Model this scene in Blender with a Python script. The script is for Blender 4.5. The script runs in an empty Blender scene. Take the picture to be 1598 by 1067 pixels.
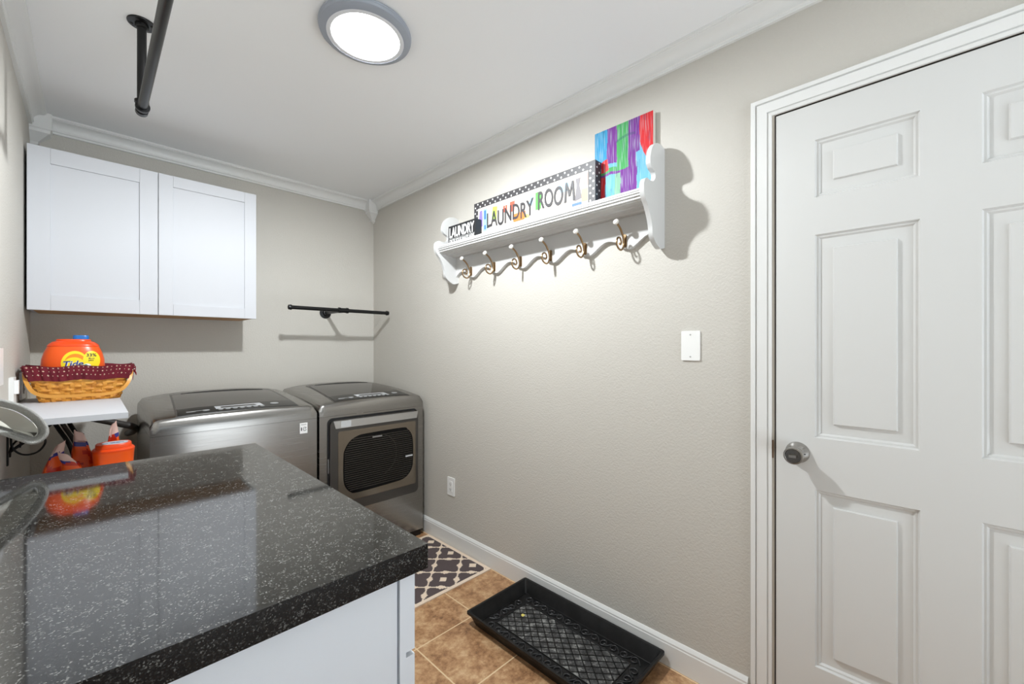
import bpy, bmesh, math, random
from mathutils import Vector, Matrix, noise
random.seed(7)
PI = math.pi
SC = bpy.context.scene
COL = SC.collection

# ------------------------------------------------------------------ helpers
def lin(r, g, b):
    f = lambda c: (c/12.92 if c <= .04045 else ((c+.055)/1.055)**2.4)
    return (f(r/255), f(g/255), f(b/255), 1.0)

class MB:
    def __init__(s):
        s.bm = bmesh.new(); s.mi = 0; s.col = None
    def face(s, vs):
        try:
            f = s.bm.faces.new(vs); f.material_index = s.mi; return f
        except ValueError:
            return None
    def v(s, p): return s.bm.verts.new(p)
    def box(s, x0, x1, y0, y1, z0, z1):
        p = [s.v((x, y, z)) for z in (z0, z1) for y in (y0, y1) for x in (x0, x1)]
        for q in ((0,2,3,1),(4,5,7,6),(0,1,5,4),(2,6,7,3),(0,4,6,2),(1,3,7,5)):
            s.face([p[i] for i in q])
        return s
    def prism(s, pts, axis, a0, a1):
        def mk(a, p):
            return {'x': (a, p[0], p[1]), 'y': (p[0], a, p[1]), 'z': (p[0], p[1], a)}[axis]
        A = [s.v(mk(a0, p)) for p in pts]; B = [s.v(mk(a1, p)) for p in pts]
        n = len(pts)
        s.face(A[::-1]); s.face(B)
        for i in range(n):
            s.face([A[i], A[(i+1) % n], B[(i+1) % n], B[i]])
        return s
    def loft(s, rings, cap=True, closed=True):
        R = [[s.v(p) for p in r] for r in rings]
        n = len(R[0])
        for a, b in zip(R[:-1], R[1:]):
            for i in range(n if closed else n-1):
                s.face([a[i], a[(i+1) % n], b[(i+1) % n], b[i]])
        if cap:
            s.face(R[0][::-1]); s.face(R[-1])
        return s
    def tube(s, pts, r, n=12, closed=False, rect=None, up=None):
        pts = [Vector(p) for p in pts]
        m = len(pts); rings = []
        nrm = None
        for i, p in enumerate(pts):
            if closed: t = pts[(i+1) % m]-pts[i-1]
            else: t = pts[min(i+1, m-1)]-pts[max(i-1, 0)]
            t.normalize()
            if up is not None:
                nrm = Vector(up)
            elif nrm is None:
                nrm = Vector((0, 0, 1)) if abs(t.z) < .9 else Vector((1, 0, 0))
            nrm = (nrm - t*nrm.dot(t)).normalized()
            b = t.cross(nrm)
            if rect:
                a, c = rect
                rings.append([p+nrm*x+b*y for x, y in ((-a,-c),(a,-c),(a,c),(-a,c))])
            else:
                rr = r[i] if isinstance(r, (list, tuple)) else r
                rings.append([p+nrm*(rr*math.cos(2*PI*k/n))+b*(rr*math.sin(2*PI*k/n)) for k in range(n)])
        if closed:
            rings.append(rings[0]); s.loft(rings, cap=False)
            bmesh.ops.remove_doubles(s.bm, verts=s.bm.verts, dist=1e-6)
        else: s.loft(rings)
        return s
    def lathe(s, prof, origin, axis=(0, 0, 1), n=48, cap=True):
        ax = Vector(axis).normalized(); o = Vector(origin)
        u = ax.orthogonal().normalized(); w = ax.cross(u)
        rings = [[o+ax*h+(u*math.cos(2*PI*k/n)+w*math.sin(2*PI*k/n))*max(r, 1e-4) for k in range(n)] for r, h in prof]
        return s.loft(rings, cap=cap)
    def grid(s, fn, nu, nv, colfn=None, wrap=False):
        V = [[s.v(fn(i/nu, j/nv)) for i in range(nu if wrap else nu+1)] for j in range(nv+1)]
        if colfn and s.col is None:
            s.col = s.bm.loops.layers.float_color.new('Col')
        for j in range(nv):
            for i in range(nu):
                i2 = (i+1) % nu if wrap else i+1
                f = s.face([V[j][i], V[j][i2], V[j+1][i2], V[j+1][i]])
                if colfn and f:
                    c = colfn((i+.5)/nu, (j+.5)/nv)
                    for l in f.loops: l[s.col] = c
        return V
    def poly(s, pts):
        return s.face([s.v(p) for p in pts])
    def slab(s, pts2, fn, d0, d1):
        """polygon in a local frame, given thickness; fn(a,b,c)->point"""
        A = [s.v(fn(a, b, d0)) for a, b in pts2]; B = [s.v(fn(a, b, d1)) for a, b in pts2]
        n = len(pts2)
        s.face(A[::-1]); s.face(B)
        for i in range(n): s.face([A[i], A[(i+1) % n], B[(i+1) % n], B[i]])
        return s
    def text(s, body, fn, w, h, depth=.001, bold=0.0, shear=0.0):
        """lettering fitted to w x h; fn(a,b,c) maps the local frame to a point"""
        cu = bpy.data.curves.new('lettering', 'FONT'); cu.body = body; cu.extrude = .01
        cu.offset = bold; cu.shear = shear; cu.resolution_u = 4
        ob = bpy.data.objects.new('lettering', cu); COL.objects.link(ob)
        bpy.context.view_layer.update()
        dg = bpy.context.evaluated_depsgraph_get()
        me = bpy.data.meshes.new_from_object(ob.evaluated_get(dg))
        bpy.data.objects.remove(ob); bpy.data.curves.remove(cu)
        xs = [v.co.x for v in me.vertices]; ys = [v.co.y for v in me.vertices]
        x0, x1, y0, y1 = min(xs), max(xs), min(ys), max(ys)
        V = [s.v(fn((v.co.x-x0)/(x1-x0)*w, (v.co.y-y0)/(y1-y0)*h, depth*(v.co.z/.02+.5))) for v in me.vertices]
        for p in me.polygons: s.face([V[i] for i in p.vertices])
        bpy.data.meshes.remove(me)
        return s
    def build(s, name, mats, parent=None, bevel=0, seg=2, smooth=35):
        bm = s.bm
        if bevel:
            es = [e for e in bm.edges if len(e.link_faces) == 2 and e.calc_face_angle(0) > math.radians(32)]
            bmesh.ops.bevel(bm, geom=es, offset=bevel, segments=seg, affect='EDGES', profile=.5, clamp_overlap=True)
        bmesh.ops.recalc_face_normals(bm, faces=bm.faces)
        base = Vector((0, 0, 0)); p = parent
        while p is not None:
            base += p.location; p = p.parent
        for v in bm.verts: v.co -= base
        me = bpy.data.meshes.new(name); bm.to_mesh(me); bm.free()
        if not isinstance(mats, (list, tuple)): mats = [mats]
        for m in mats: me.materials.append(m)
        if smooth:
            for q in me.polygons: q.use_smooth = True
            me.set_sharp_from_angle(angle=math.radians(smooth))
        ob = bpy.data.objects.new(name, me); COL.objects.link(ob)
        if parent: ob.parent = parent
        return ob

def tag(o, label=None, cat=None, group=None, kind=None):
    if label: o['label'] = label
    if cat: o['category'] = cat
    if group: o['group'] = group
    if kind: o['kind'] = kind
    return o
def thing(name, loc, label, cat, group=None, kind=None):
    o = bpy.data.objects.new(name, None); COL.objects.link(o); o.location = loc
    o.empty_display_size = .05
    return tag(o, label, cat, group, kind)
def rrect(a0, a1, b0, b1, r, n=6):
    pts = []
    for cx, cy, s in ((a1-r, b1-r, 0), (a0+r, b1-r, 1), (a0+r, b0+r, 2), (a1-r, b0+r, 3)):
        for k in range(n+1):
            t = (s+k/n)*PI/2
            pts.append((cx+r*math.cos(t), cy+r*math.sin(t)))
    return pts
def smoothpath(P, n=6, closed=False):
    P = [Vector(p) for p in P]; m = len(P); out = []
    rng = range(m if closed else m-1)
    for i in rng:
        if closed: a, b, c, d = P[i-1], P[i], P[(i+1) % m], P[(i+2) % m]
        else: a, b, c, d = P[max(i-1, 0)], P[i], P[i+1], P[min(i+2, m-1)]
        for k in range(n):
            t = k/n
            out.append(.5*((2*b)+(c-a)*t+(2*a-5*b+4*c-d)*t*t+(3*b-a-3*c+d)*t**3))
    if not closed: out.append(P[-1])
    return out

# ------------------------------------------------------------------ materials
def mat(name, col=(.8, .8, .8, 1), rough=.5, metal=0.0, ior=1.5, spec=None, coat=0.0, emit=None, estr=0):
    m = bpy.data.materials.new(name); m.use_nodes = True
    b = m.node_tree.nodes['Principled BSDF']
    b.inputs['Base Color'].default_value = col
    b.inputs['Roughness'].default_value = rough
    b.inputs['Metallic'].default_value = metal
    b.inputs['IOR'].default_value = ior
    if spec is not None: b.inputs['Specular IOR Level'].default_value = spec
    if coat: b.inputs['Coat Weight'].default_value = coat; b.inputs['Coat Roughness'].default_value = .03
    if emit:
        b.inputs['Emission Color'].default_value = emit; b.inputs['Emission Strength'].default_value = estr
    return m
def nodes(m): return m.node_tree.nodes, m.node_tree.links, m.node_tree.nodes['Principled BSDF']
def nd(m, t, **kw):
    n = m.node_tree.nodes.new(t)
    for k, v in kw.items(): setattr(n, k, v)
    return n
def math_(m, op, a, b=None, c=None):
    n = nd(m, 'ShaderNodeMath', operation=op)
    for i, x in enumerate((a, b, c)):
        if x is None: continue
        if isinstance(x, (int, float)): n.inputs[i].default_value = x
        else: m.node_tree.links.new(x, n.inputs[i])
    return n.outputs[0]
def ramp(m, fac, stops, interp='LINEAR'):
    n = nd(m, 'ShaderNodeValToRGB'); n.color_ramp.interpolation = interp
    e = n.color_ramp.elements
    while len(e) < len(stops): e.new(.5)
    for el, (p, c) in zip(e, stops): el.position = p; el.color = c
    m.node_tree.links.new(fac, n.inputs[0]); return n.outputs[0]
def objco(m):
    g = nd(m, 'ShaderNodeNewGeometry'); return g.outputs['Position']
def noise_(m, vec, scale, detail=4, rough=.5, w=None):
    n = nd(m, 'ShaderNodeTexNoise'); n.inputs['Scale'].default_value = scale
    n.inputs['Detail'].default_value = detail; n.inputs['Roughness'].default_value = rough
    m.node_tree.links.new(vec, n.inputs['Vector']); return n
def bump(m, h, strength=.2, dist=.002):
    b = nd(m, 'ShaderNodeBump'); b.inputs['Strength'].default_value = strength; b.inputs['Distance'].default_value = dist
    m.node_tree.links.new(h, b.inputs['Height'])
    m.node_tree.links.new(b.outputs[0], m.node_tree.nodes['Principled BSDF'].inputs['Normal'])

M = {}
# orange-peel wall paint
m = M['wall'] = mat('greige_wall_paint', lin(200, 196, 188), .62)
p = objco(m); a = noise_(m, p, 120, 3, .55); b_ = noise_(m, p, 260, 2, .5)
bump(m, math_(m, 'ADD', a.outputs[0], math_(m, 'MULTIPLY', b_.outputs[0], .35)), .5, .0034)
m = M['ceiling'] = mat('ceiling_paint', lin(243, 244, 245), .75)
p = objco(m); bump(m, noise_(m, p, 60, 3).outputs[0], .06, .002)
M['trim'] = mat('trim_white_paint', lin(232, 232, 230), .34)
M['door'] = mat('door_white_paint', lin(216, 216, 214), .36)
M['gap'] = mat('door_gap_shade', lin(34, 27, 22), .8)
M['cab'] = mat('cabinet_white_lacquer', lin(206, 208, 213), .5, spec=.25)
M['wood_edge'] = mat('birch_underside', lin(196, 150, 100), .6)
M['base'] = mat('base_cabinet_blue_grey_paint', lin(226, 232, 240), .42)
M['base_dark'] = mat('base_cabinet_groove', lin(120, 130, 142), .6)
M['plate'] = mat('white_plastic_plate', lin(240, 240, 238), .3)
M['slot'] = mat('outlet_slot_dark', lin(40, 38, 36), .6)
M['screw'] = mat('plate_screw', lin(190, 190, 188), .35, .4)
M['blackpipe'] = mat('black_iron_pipe', lin(13, 13, 14), .3, .0, spec=.4)
M['nickel'] = mat('brushed_nickel', (.42, .405, .385, 1), .2, 1.0)
M['lampring'] = mat('lamp_ring_grey', lin(152, 158, 168), .4)
M['lamplip'] = mat('lamp_lip_pale_grey', lin(222, 224, 228), .4)
M['diff'] = mat('lamp_diffuser', lin(255, 255, 255), .4, emit=(.98, .99, 1.0, 1), estr=9)
M['steel'] = mat('graphite_steel', (.31, .30, .285, 1), .24, 1.0)
m = M['steel']; p = objco(m)
mp = nd(m, 'ShaderNodeMapping'); mp.inputs['Scale'].default_value = (2, 2, 300); m.node_tree.links.new(p, mp.inputs[0])
r_ = ramp(m, noise_(m, mp.outputs[0], 3, 3).outputs[0], [(.3, (.18,)*3+(1,)), (.7, (.28,)*3+(1,))])
m.node_tree.links.new(r_, nodes(m)[2].inputs['Roughness'])
M['steel_dark'] = mat('appliance_dark_grey_frame', (.10, .095, .09, 1), .3, .8)
M['steel_bright'] = mat('appliance_silver_handle', (.62, .62, .62, 1), .28, 1.0)
M['smoke'] = mat('smoked_lid_glass', lin(40, 34, 29), .06, 0, ior=1.45)
M['bronzeglass'] = mat('bronze_tinted_glass', lin(120, 110, 97), .12, .55, ior=1.5)
M['black_gloss'] = mat('black_gloss_panel', lin(9, 9, 10), .15, ior=1.3)
M['blackmatte'] = mat('black_plastic', lin(17, 17, 18), .5)
M['lcd'] = mat('lcd_silver_grey', lin(190, 192, 195), .2)
M['btn'] = mat('button_grey', lin(150, 150, 150), .35)
M['sticker'] = mat('sticker_white', lin(240, 240, 240), .4)
M['ink'] = mat('sticker_ink', lin(35, 35, 38), .5)
# granite
m = M['granite'] = mat('black_granite', lin(40, 40, 40), .06, ior=2.1)
p = objco(m)
def granite(m, k=1.0):
    p = objco(m)
    v1 = nd(m, 'ShaderNodeTexVoronoi'); v1.inputs['Scale'].default_value = 560; m.node_tree.links.new(p, v1.inputs['Vector'])
    sep = nd(m, 'ShaderNodeSeparateColor'); m.node_tree.links.new(v1.outputs['Color'], sep.inputs[0])
    n2 = noise_(m, p, 55, 4, .65)
    f_ = math_(m, 'ADD', math_(m, 'MULTIPLY', sep.outputs[0], .72), math_(m, 'MULTIPLY', n2.outputs[0], .56))
    c_ = ramp(m, f_, [(.45, lin(8, 8, 9)), (.70, lin(20, 20, 20)), (.85, lin(42, 42, 41)), (.94, lin(74, 74, 72)), (1.02, lin(128, 128, 125))])
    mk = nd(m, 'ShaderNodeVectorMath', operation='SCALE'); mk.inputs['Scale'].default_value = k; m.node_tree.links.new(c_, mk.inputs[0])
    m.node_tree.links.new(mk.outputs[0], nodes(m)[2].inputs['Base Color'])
granite(M['granite'])
M['granite_edge'] = mat('black_granite_shaded_edge', rough=.25, ior=1.45, spec=.3); granite(M['granite_edge'], .55)  # slab sides: same stone, duller, with shade put into the colour
# tile floor
m = M['tile'] = mat('tan_stone_tile', rough=.42)
p = objco(m); sx = nd(m, 'ShaderNodeSeparateXYZ'); m.node_tree.links.new(p, sx.inputs[0])
def cell(o, off):
    t = math_(m, 'FRACT', math_(m, 'ADD', math_(m, 'DIVIDE', math_(m, 'SUBTRACT', o, off), .32), 20))
    return math_(m, 'MINIMUM', t, math_(m, 'SUBTRACT', 1, t))
edge = math_(m, 'MINIMUM', cell(sx.outputs[0], .957), cell(sx.outputs[1], 1.502))
grout = math_(m, 'LESS_THAN', edge, .0095)
na = noise_(m, p, 9, 8, .72); nb = noise_(m, p, 46, 5, .7)
mixf = math_(m, 'ADD', math_(m, 'MULTIPLY', na.outputs[0], .65), math_(m, 'MULTIPLY', nb.outputs[0], .35))
tc = ramp(m, mixf, [(.37, lin(116, 82, 56)), (.45, lin(160, 118, 82)), (.52, lin(186, 144, 104)), (.62, lin(212, 178, 138))])
mx = nd(m, 'ShaderNodeMix', data_type='RGBA'); m.node_tree.links.new(grout, mx.inputs[0]); m.node_tree.links.new(tc, mx.inputs[6])
mx.inputs[7].default_value = lin(226, 198, 158)
m.node_tree.links.new(mx.outputs[2], nodes(m)[2].inputs['Base Color'])
bump(m, math_(m, 'ADD', math_(m, 'MULTIPLY', math_(m, 'MINIMUM', edge, .012), 60), math_(m, 'MULTIPLY', nb.outputs[0], .3)), .25, .002)
def vcol(name, rough=.6, bmp=None):
    m = mat(name, rough=rough); a = nd(m, 'ShaderNodeAttribute'); a.attribute_name = 'Col'
    m.node_tree.links.new(a.outputs['Color'], nodes(m)[2].inputs['Base Color'])
    if bmp: bump(m, noise_(m, objco(m), bmp[0], 3).outputs[0], bmp[1], .002)
    return m
M['paint'] = vcol('acrylic_brushwork', .75, (150, .25))
M['rug'] = vcol('woven_rug_yarn', .95, (700, .6))
M['cloth'] = vcol('printed_maroon_cloth', .85, (350, .25))
M['pouch'] = vcol('printed_foil_pouch', .28)
M['label'] = vcol('printed_label', .35)
m = M['rubber'] = mat('black_rubber', lin(15, 15, 16), .42, spec=.35)
p = objco(m); r_ = ramp(m, noise_(m, p, 14, 6, .7).outputs[0], [(.42, lin(11, 11, 12)), (.75, lin(30, 30, 31))])
m.node_tree.links.new(r_, nodes(m)[2].inputs['Base Color'])
m = M['rubber_dusty'] = mat('dusty_black_rubber', lin(40, 40, 40), .55)
p = objco(m); r_ = ramp(m, noise_(m, p, 30, 6, .75).outputs[0], [(.38, lin(32, 32, 33)), (.52, lin(72, 72, 72)), (.68, lin(160, 160, 156))])
m.node_tree.links.new(r_, nodes(m)[2].inputs['Base Color'])
M['paper'] = mat('cream_paper', lin(212, 205, 196), .85, spec=.2)
M['shelfwhite'] = mat('shelf_white_paint', lin(206, 206, 205), .4)
M['char'] = mat('charcoal_paint', lin(62, 60, 62), .5)
M['white'] = mat('white_paint_marks', lin(222, 222, 220), .5)
M['signblack'] = mat('sign_black', lin(38, 38, 40), .5)
M['canvas_edge'] = mat('raw_canvas_edge', lin(214, 208, 198), .8)
M['bronze'] = mat('antique_bronze', (.33, .22, .12, 1), .3, 1.0)
M['ceramic'] = mat('white_ceramic_knob', lin(240, 236, 228), .2)
def flat(n, r, g, b, rough=.5): M[n] = mat(n, lin(r, g, b), rough)
flat('art_lime', 165, 205, 85); flat('art_red', 226, 90, 70); flat('art_green', 90, 170, 80); flat('art_blue', 150, 195, 225)
flat('art_orange', 228, 120, 60); flat('art_grey', 110, 105, 108); flat('art_pink', 226, 150, 140); flat('art_purple', 130, 115, 180)
flat('art_wood', 190, 160, 120); flat('art_navy', 70, 110, 170); flat('art_yellow', 225, 210, 110)
M['orange'] = mat('orange_plastic', lin(246, 92, 20), .3)
M['orange2'] = mat('orange_red_plastic', lin(240, 76, 18), .3)
M['bluecap'] = mat('blue_plastic', lin(30, 110, 190), .35)
flat('lab_yellow', 250, 222, 30, .35); flat('lab_orange', 250, 140, 25, .35); flat('lab_navy', 32, 52, 130, .35); flat('lab_white', 245, 245, 242, .35)
flat('lab_red', 235, 85, 25, .35); flat('lab_green', 60, 140, 110, .35); flat('lab_pale', 200, 215, 225, .35)
m = M['wicker'] = mat('honey_wood_splint', lin(216, 150, 58), .42)
p = objco(m); r_ = ramp(m, noise_(m, p, 40, 5, .6).outputs[0], [(.3, lin(178, 108, 30)), (.5, lin(214, 146, 52)), (.75, lin(236, 178, 84))])
m.node_tree.links.new(r_, nodes(m)[2].inputs['Base Color'])
M['wood_handle'] = mat('honey_wood_handle', lin(226, 160, 70), .4)
m = M['braid'] = mat('braided_steel_hose', (.50, .50, .48, 1), .4, .25)
p = objco(m); vv = nd(m, 'ShaderNodeTexVoronoi'); vv.inputs['Scale'].default_value = 800; m.node_tree.links.new(p, vv.inputs['Vector']); bump(m, vv.outputs['Distance'], .8, .002)
br_ = ramp(m, vv.outputs['Distance'], [(.1, (.78, .78, .76, 1)), (.7, (.42, .42, .40, 1))]); m.node_tree.links.new(br_, nodes(m)[2].inputs['Base Color'])
M['hosewhite'] = mat('pale_grey_vinyl', lin(205, 204, 194), .4)
M['cable'] = mat('black_cable', lin(18, 18, 18), .45)
M['drain'] = mat('dark_grey_hose', lin(62, 58, 55), .5)
M['caulk'] = mat('worn_brown_edge', lin(110, 86, 66), .8)

# ------------------------------------------------------------------ dimensions (metres; camera stands at the origin)
R, L, B, H, F = 1.615, -.208, 3.168, 2.418, -1.35
T = .12
DY0, DY1, DZ = -.416, .351, 2.032          # door slab
CAS = .07

# ------------------------------------------------------------------ the room
tag(MB().box(L-T, R+T, F-T, B+T, -.1, 0).build('floor', M['tile'], smooth=0), 'tan mottled stone tile floor with pale grout', 'floor', kind='structure')
tag(MB().box(L-T, R+T, F-T, B+T, H, H+.1).build('ceiling', M['ceiling'], smooth=0), 'plain off-white ceiling', 'ceiling', kind='structure')
tag(MB().box(L-T, R+T, B, B+T, 0, H).build('wall_back', M['wall'], smooth=0), 'greige wall behind the washer and dryer', 'wall', kind='structure')
tag(MB().box(L-T, L, F-T, B, 0, H).build('wall_left', M['wall'], smooth=0), 'greige wall on the left beside the counter', 'wall', kind='structure')
w = MB(); w.box(R, R+T, DY1+.012, B, 0, H); w.box(R, R+T, DY0-.012, DY1+.012, DZ+.012, H); w.box(R, R+T, F-T, DY0-.012, 0, H)
tag(w.build('wall_right', M['wall'], smooth=0), 'long greige orange-peel wall with the hook shelf and door', 'wall', kind='structure')
# wall behind the camera, with an opening added to let in fill light
OX0, OX1, OZ = .10, 1.50, 2.10
w = MB(); w.box(L, OX0, F-T, F, 0, H); w.box(OX1, R, F-T, F, 0, H); w.box(OX0, OX1, F-T, F, OZ, H)
tag(w.build('wall_front', M['wall'], smooth=0), 'greige wall behind the viewer with an opening added for fill light', 'wall', kind='structure')

# crown moulding
CD, CP = .072, .058
def crown_prof():      # (distance from wall, z)
    cove = [(CP-.010-.034*math.sin(t*PI/16), H-.016-.036*(1-math.cos(t*PI/16))) for t in range(9)]
    return [(0, H), (CP, H), (CP, H-.009), (CP-.005, H-.011), (CP-.005, H-.014), (CP-.010, H-.016)]+cove[1:]+[(.014, H-.0535), (.017, H-.055), (.017, H-.060), (.012, H-.062), (.012, H-CD), (0, H-CD)]
def crown(name, axis, wall, sgn, a0, a1, label):
    pr = [(wall+sgn*d, z) for d, z in crown_prof()]
    o = MB().prism(pr, axis, a0, a1).build(name, M['trim'], smooth=25)
    tag(o, label, 'crown moulding', kind='structure')
crown('trim_1', 'y', R, -1, F, B-.05, 'white crown moulding along the top of the right wall')
crown('trim_2', 'x', B, -1, L+.06, R-.04, 'white crown moulding above the wall cabinet')
crown('trim_3', 'y', L, 1, F, B-.06, 'white crown moulding along the top of the left wall')
def corner_block(name, x, sx, label):
    # square inside-corner block with stepped, pointed foot
    def ring(d, z): return [(x, B, z), (x+sx*d, B, z), (x+sx*d, B-d, z), (x, B-d, z)]
    o = MB().loft([ring(.076, H), ring(.076, H-.078), ring(.070, H-.084), ring(.070, H-.098), ring(.060, H-.104), ring(.026, H-.138), ring(.030, H-.142), ring(.026, H-.150), ring(.006, H-.164)]).build(name, M['trim'], smooth=20)
    tag(o, label, 'corner block', kind='structure')
corner_block('trim_4', L, 1, 'white crown corner block above the left end of the cabinet')
corner_block('trim_5', R, -1, 'white crown corner block where the back and right walls meet')
# baseboard
bp = [(R, 0), (R-.013, 0), (R-.013, .084), (R-.011, .088), (R-.011, .094), (R-.006, .103), (R-.003, .107), (R, .107)]
o = MB().prism(bp, 'y', DY1+.012+CAS, B).build('baseboard_right', M['trim'], smooth=25)
tag(o, 'white baseboard along the right wall', 'baseboard', kind='structure')

# ------------------------------------------------------------------ door
door = thing('door_1', (R, (DY0+DY1)/2, 0), 'white six-panel interior door with a nickel knob', 'door', kind='structure')
DX = R+.003
b = MB()
ys = [DY1, .2445, .0052, -.1087, -.348, DY0]        # panel cuts, left stile to right stile
zs = [.008, .245, .806, .9715, 1.6155, 1.7335, 1.9165, DZ]
prof = [(0, 0), (.006, .006), (.010, .006), (.020, .011), (.026, .011), (.0485, .0035), (.052, .003)]
prof = [(0, 0), (.004, .007), (.009, .0075), (.014, .013), (.0165, .013), (.0455, .0075), (.0485, .0010)]
for i in range(5):
    for j in range(7):
        y1, y0 = ys[i], ys[i+1]; z0, z1 = zs[j], zs[j+1]
        if i in (1, 3) and j in (1, 3, 5):
            rings = []
            for off, d in prof:
                rings.append([(DX+d, y0+off, z0+off), (DX+d, y1-off, z0+off), (DX+d, y1-off, z1-off), (DX+d, y0+off, z1-off)])
            V = [[b.v(p) for p in r] for r in rings]
            for ra, rb in zip(V[:-1], V[1:]):
                for k in range(4): b.face([ra[k], ra[(k+1) % 4], rb[(k+1) % 4], rb[k]])
            b.face(V[-1])
        else:
            b.poly([(DX, y0, z0), (DX, y1, z0), (DX, y1, z1), (DX, y0, z1)])
b.poly([(DX, DY1, .008), (DX+.035, DY1, .008), (DX+.035, DY1, DZ), (DX, DY1, DZ)])
b.poly([(DX, DY0, .008), (DX+.035, DY0, .008), (DX+.035, DY0, DZ), (DX, DY0, DZ)])
b.poly([(DX, DY0, DZ), (DX, DY1, DZ), (DX+.035, DY1, DZ), (DX+.035, DY0, DZ)])
b.poly([(DX, DY0, .008), (DX, DY1, .008), (DX+.035, DY1, .008), (DX+.035, DY0, .008)])
b.poly([(DX+.035, DY0, .008), (DX+.035, DY1, .008), (DX+.035, DY1, DZ), (DX+.035, DY0, DZ)])
bmesh.ops.remove_doubles(b.bm, verts=b.bm.verts, dist=1e-5)
b.build('door_slab', M['door'], door, smooth=20)
# jamb: lines the opening, with a stop behind the slab
b = MB()
for s, ye in ((1, DY1), (-1, DY0)):
    y0, y1 = sorted((ye+s*.004, ye+s*.0115)); b.box(R-.001, R+T, y0, y1, 0, DZ+.0115)
    y0, y1 = sorted((ye-s*.010, ye+s*.0115)); b.box(DX+.038, R+T, y0, y1, 0, DZ+.0115)
b.box(R-.001, R+T, DY0-.0115, DY1+.0115, DZ+.005, DZ+.0115); b.box(DX+.038, R+T, DY0, DY1, DZ-.010, DZ+.0115)
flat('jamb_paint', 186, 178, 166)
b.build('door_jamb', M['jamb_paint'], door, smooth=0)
b = MB()
for s, ye in ((1, DY1), (-1, DY0)):
    y0, y1 = sorted((ye+s*.0004, ye+s*.0042)); b.box(DX+.001, DX+.036, y0, y1, 0.002, DZ+.003)
b.box(DX+.001, DX+.036, DY0, DY1, DZ+.0004, DZ+.0052)
b.build('gap_shade', M['gap'], door, smooth=0)  # dark strip laid in the gap round the slab as its shade
# casing: mitred stepped profile
CW = .0605
cp = [(0, 0), (0, .007), (.009, .010), (.0105, .005), (.0125, .005), (.014, .0105), (.024, .012), (.042, .0165), (.0435, .0105), (.0460, .0105), (.0475, .018), (CW-.002, .019), (CW, .017), (CW, 0)]
b = MB()
def cring(k):
    out = []
    for wv, t in cp:
        yi, yr, zi = DY1+.0105, DY0-.0105, DZ+.0105
        out.append([(R-t, yi+wv, 0), (R-t, yi+wv, zi+wv-.006), (R-t, yr-wv, zi+wv-.006), (R-t, yr-wv, 0)][k])
    return out
b.loft([cring(k) for k in range(4)])
b.build('door_casing', M['trim'], door, smooth=20)
# knob
ky, kz = .2905, .917
kn = MB().lathe([(.034, 0), (.0335, .004), (.030, .012), (.024, .020), (.020, .026)], (DX, ky, kz), (-1, 0, 0)).build('rosette', M['nickel'], door)
kk = MB().lathe([(.014, .020), (.014, .030), (.021, .040), (.0265, .052), (.0275, .062), (.026, .067), (.022, .0675), (.0205, .0655), (.004, .064)], (DX, ky, kz), (-1, 0, 0)).build('door_knob', M['nickel'], door)
M['nickel_dark'] = mat('knob_face_dark_nickel', (.16, .155, .15, 1), .25, 1.0)
MB().lathe([(.0205, .0645), (.0200, .0662), (.001, .0664)], (DX, ky, kz), (-1, 0, 0), cap=False).build('knob_face', M['nickel_dark'], kk)
MB().box(DX-.076, DX-.064, ky-.010, ky+.010, kz-.004, kz+.004).build('turn_button', M['nickel'], kk, bevel=.0015)
MB().lathe([(.0025, 0), (.002, .002)], (DX-.021, ky-.024, kz+.001), (-1, -.3, 0), n=10).build('pin_hole', M['slot'], kn)
MB().box(R-.003, R+.001, DY1+.0055, DY1+.010, kz-.03, kz+.03).build('strike_plate', M['caulk'], door)

# ------------------------------------------------------------------ ceiling light
LX, LY = .711, 1.452
LAMP = 84
SKY, FILL_LOW = .6, 4.2
lamp = thing('ceiling_light', (LX, LY, H), 'round flush LED ceiling light with grey ring and glowing disc', 'ceiling light')
MB().lathe([(.150, 0), (.159, -.003), (.161, -.008), (.1595, -.011), (.1605, -.014), (.159, -.018), (.157, -.020), (.1575, -.022), (.150, -.026), (.140, -.029), (.134, -.030)], (LX, LY, H), n=96, cap=False).build('lamp_ring', M['lampring'], lamp, smooth=30)
MB().lathe([(.1345, -.029), (.130, -.0305), (.122, -.031), (.1185, -.030), (.118, -.026)], (LX, LY, H), n=96, cap=False).build('inner_lip', M['lamplip'], lamp, smooth=30)
MB().lathe([(.1185, -.026), (.1175, -.029), (.108, -.032), (.085, -.034), (.045, -.035), (.001, -.0355)], (LX, LY, H), n=96, cap=False).build('diffuser', M['diff'], lamp, smooth=60)
# point light below the disc for the lamp's light: hand-shaped batwing spread, cut off near the ceiling
ld = bpy.data.lights.new('lamp_point', 'POINT'); ld.shadow_soft_size = .036; ld.energy = LAMP; ld.color = (.93, .975, 1)
ld.use_nodes = True; nt = ld.node_tree; em = nt.nodes['Emission']
tcn = nt.nodes.new('ShaderNodeTexCoord'); sxz = nt.nodes.new('ShaderNodeSeparateXYZ'); mul = nt.nodes.new('ShaderNodeMath'); mul.operation = 'MULTIPLY'; mul.inputs[1].default_value = -1
crv = nt.nodes.new('ShaderNodeValToRGB'); els = crv.color_ramp.elements
BAT = [(0, 0), (.03, .05), (.10, .24), (.20, .50), (.34, .82), (.62, 1.0), (1.0, 1.0)]
while len(els) < len(BAT): els.new(.5)
for el, (q, c) in zip(els, BAT): el.position = q; el.color = (c, c, c, 1)
nt.links.new(tcn.outputs['Normal'], sxz.inputs[0]); nt.links.new(sxz.outputs[2], mul.inputs[0]); nt.links.new(mul.outputs[0], crv.inputs[0]); nt.links.new(crv.outputs[0], em.inputs['Strength'])
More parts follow.
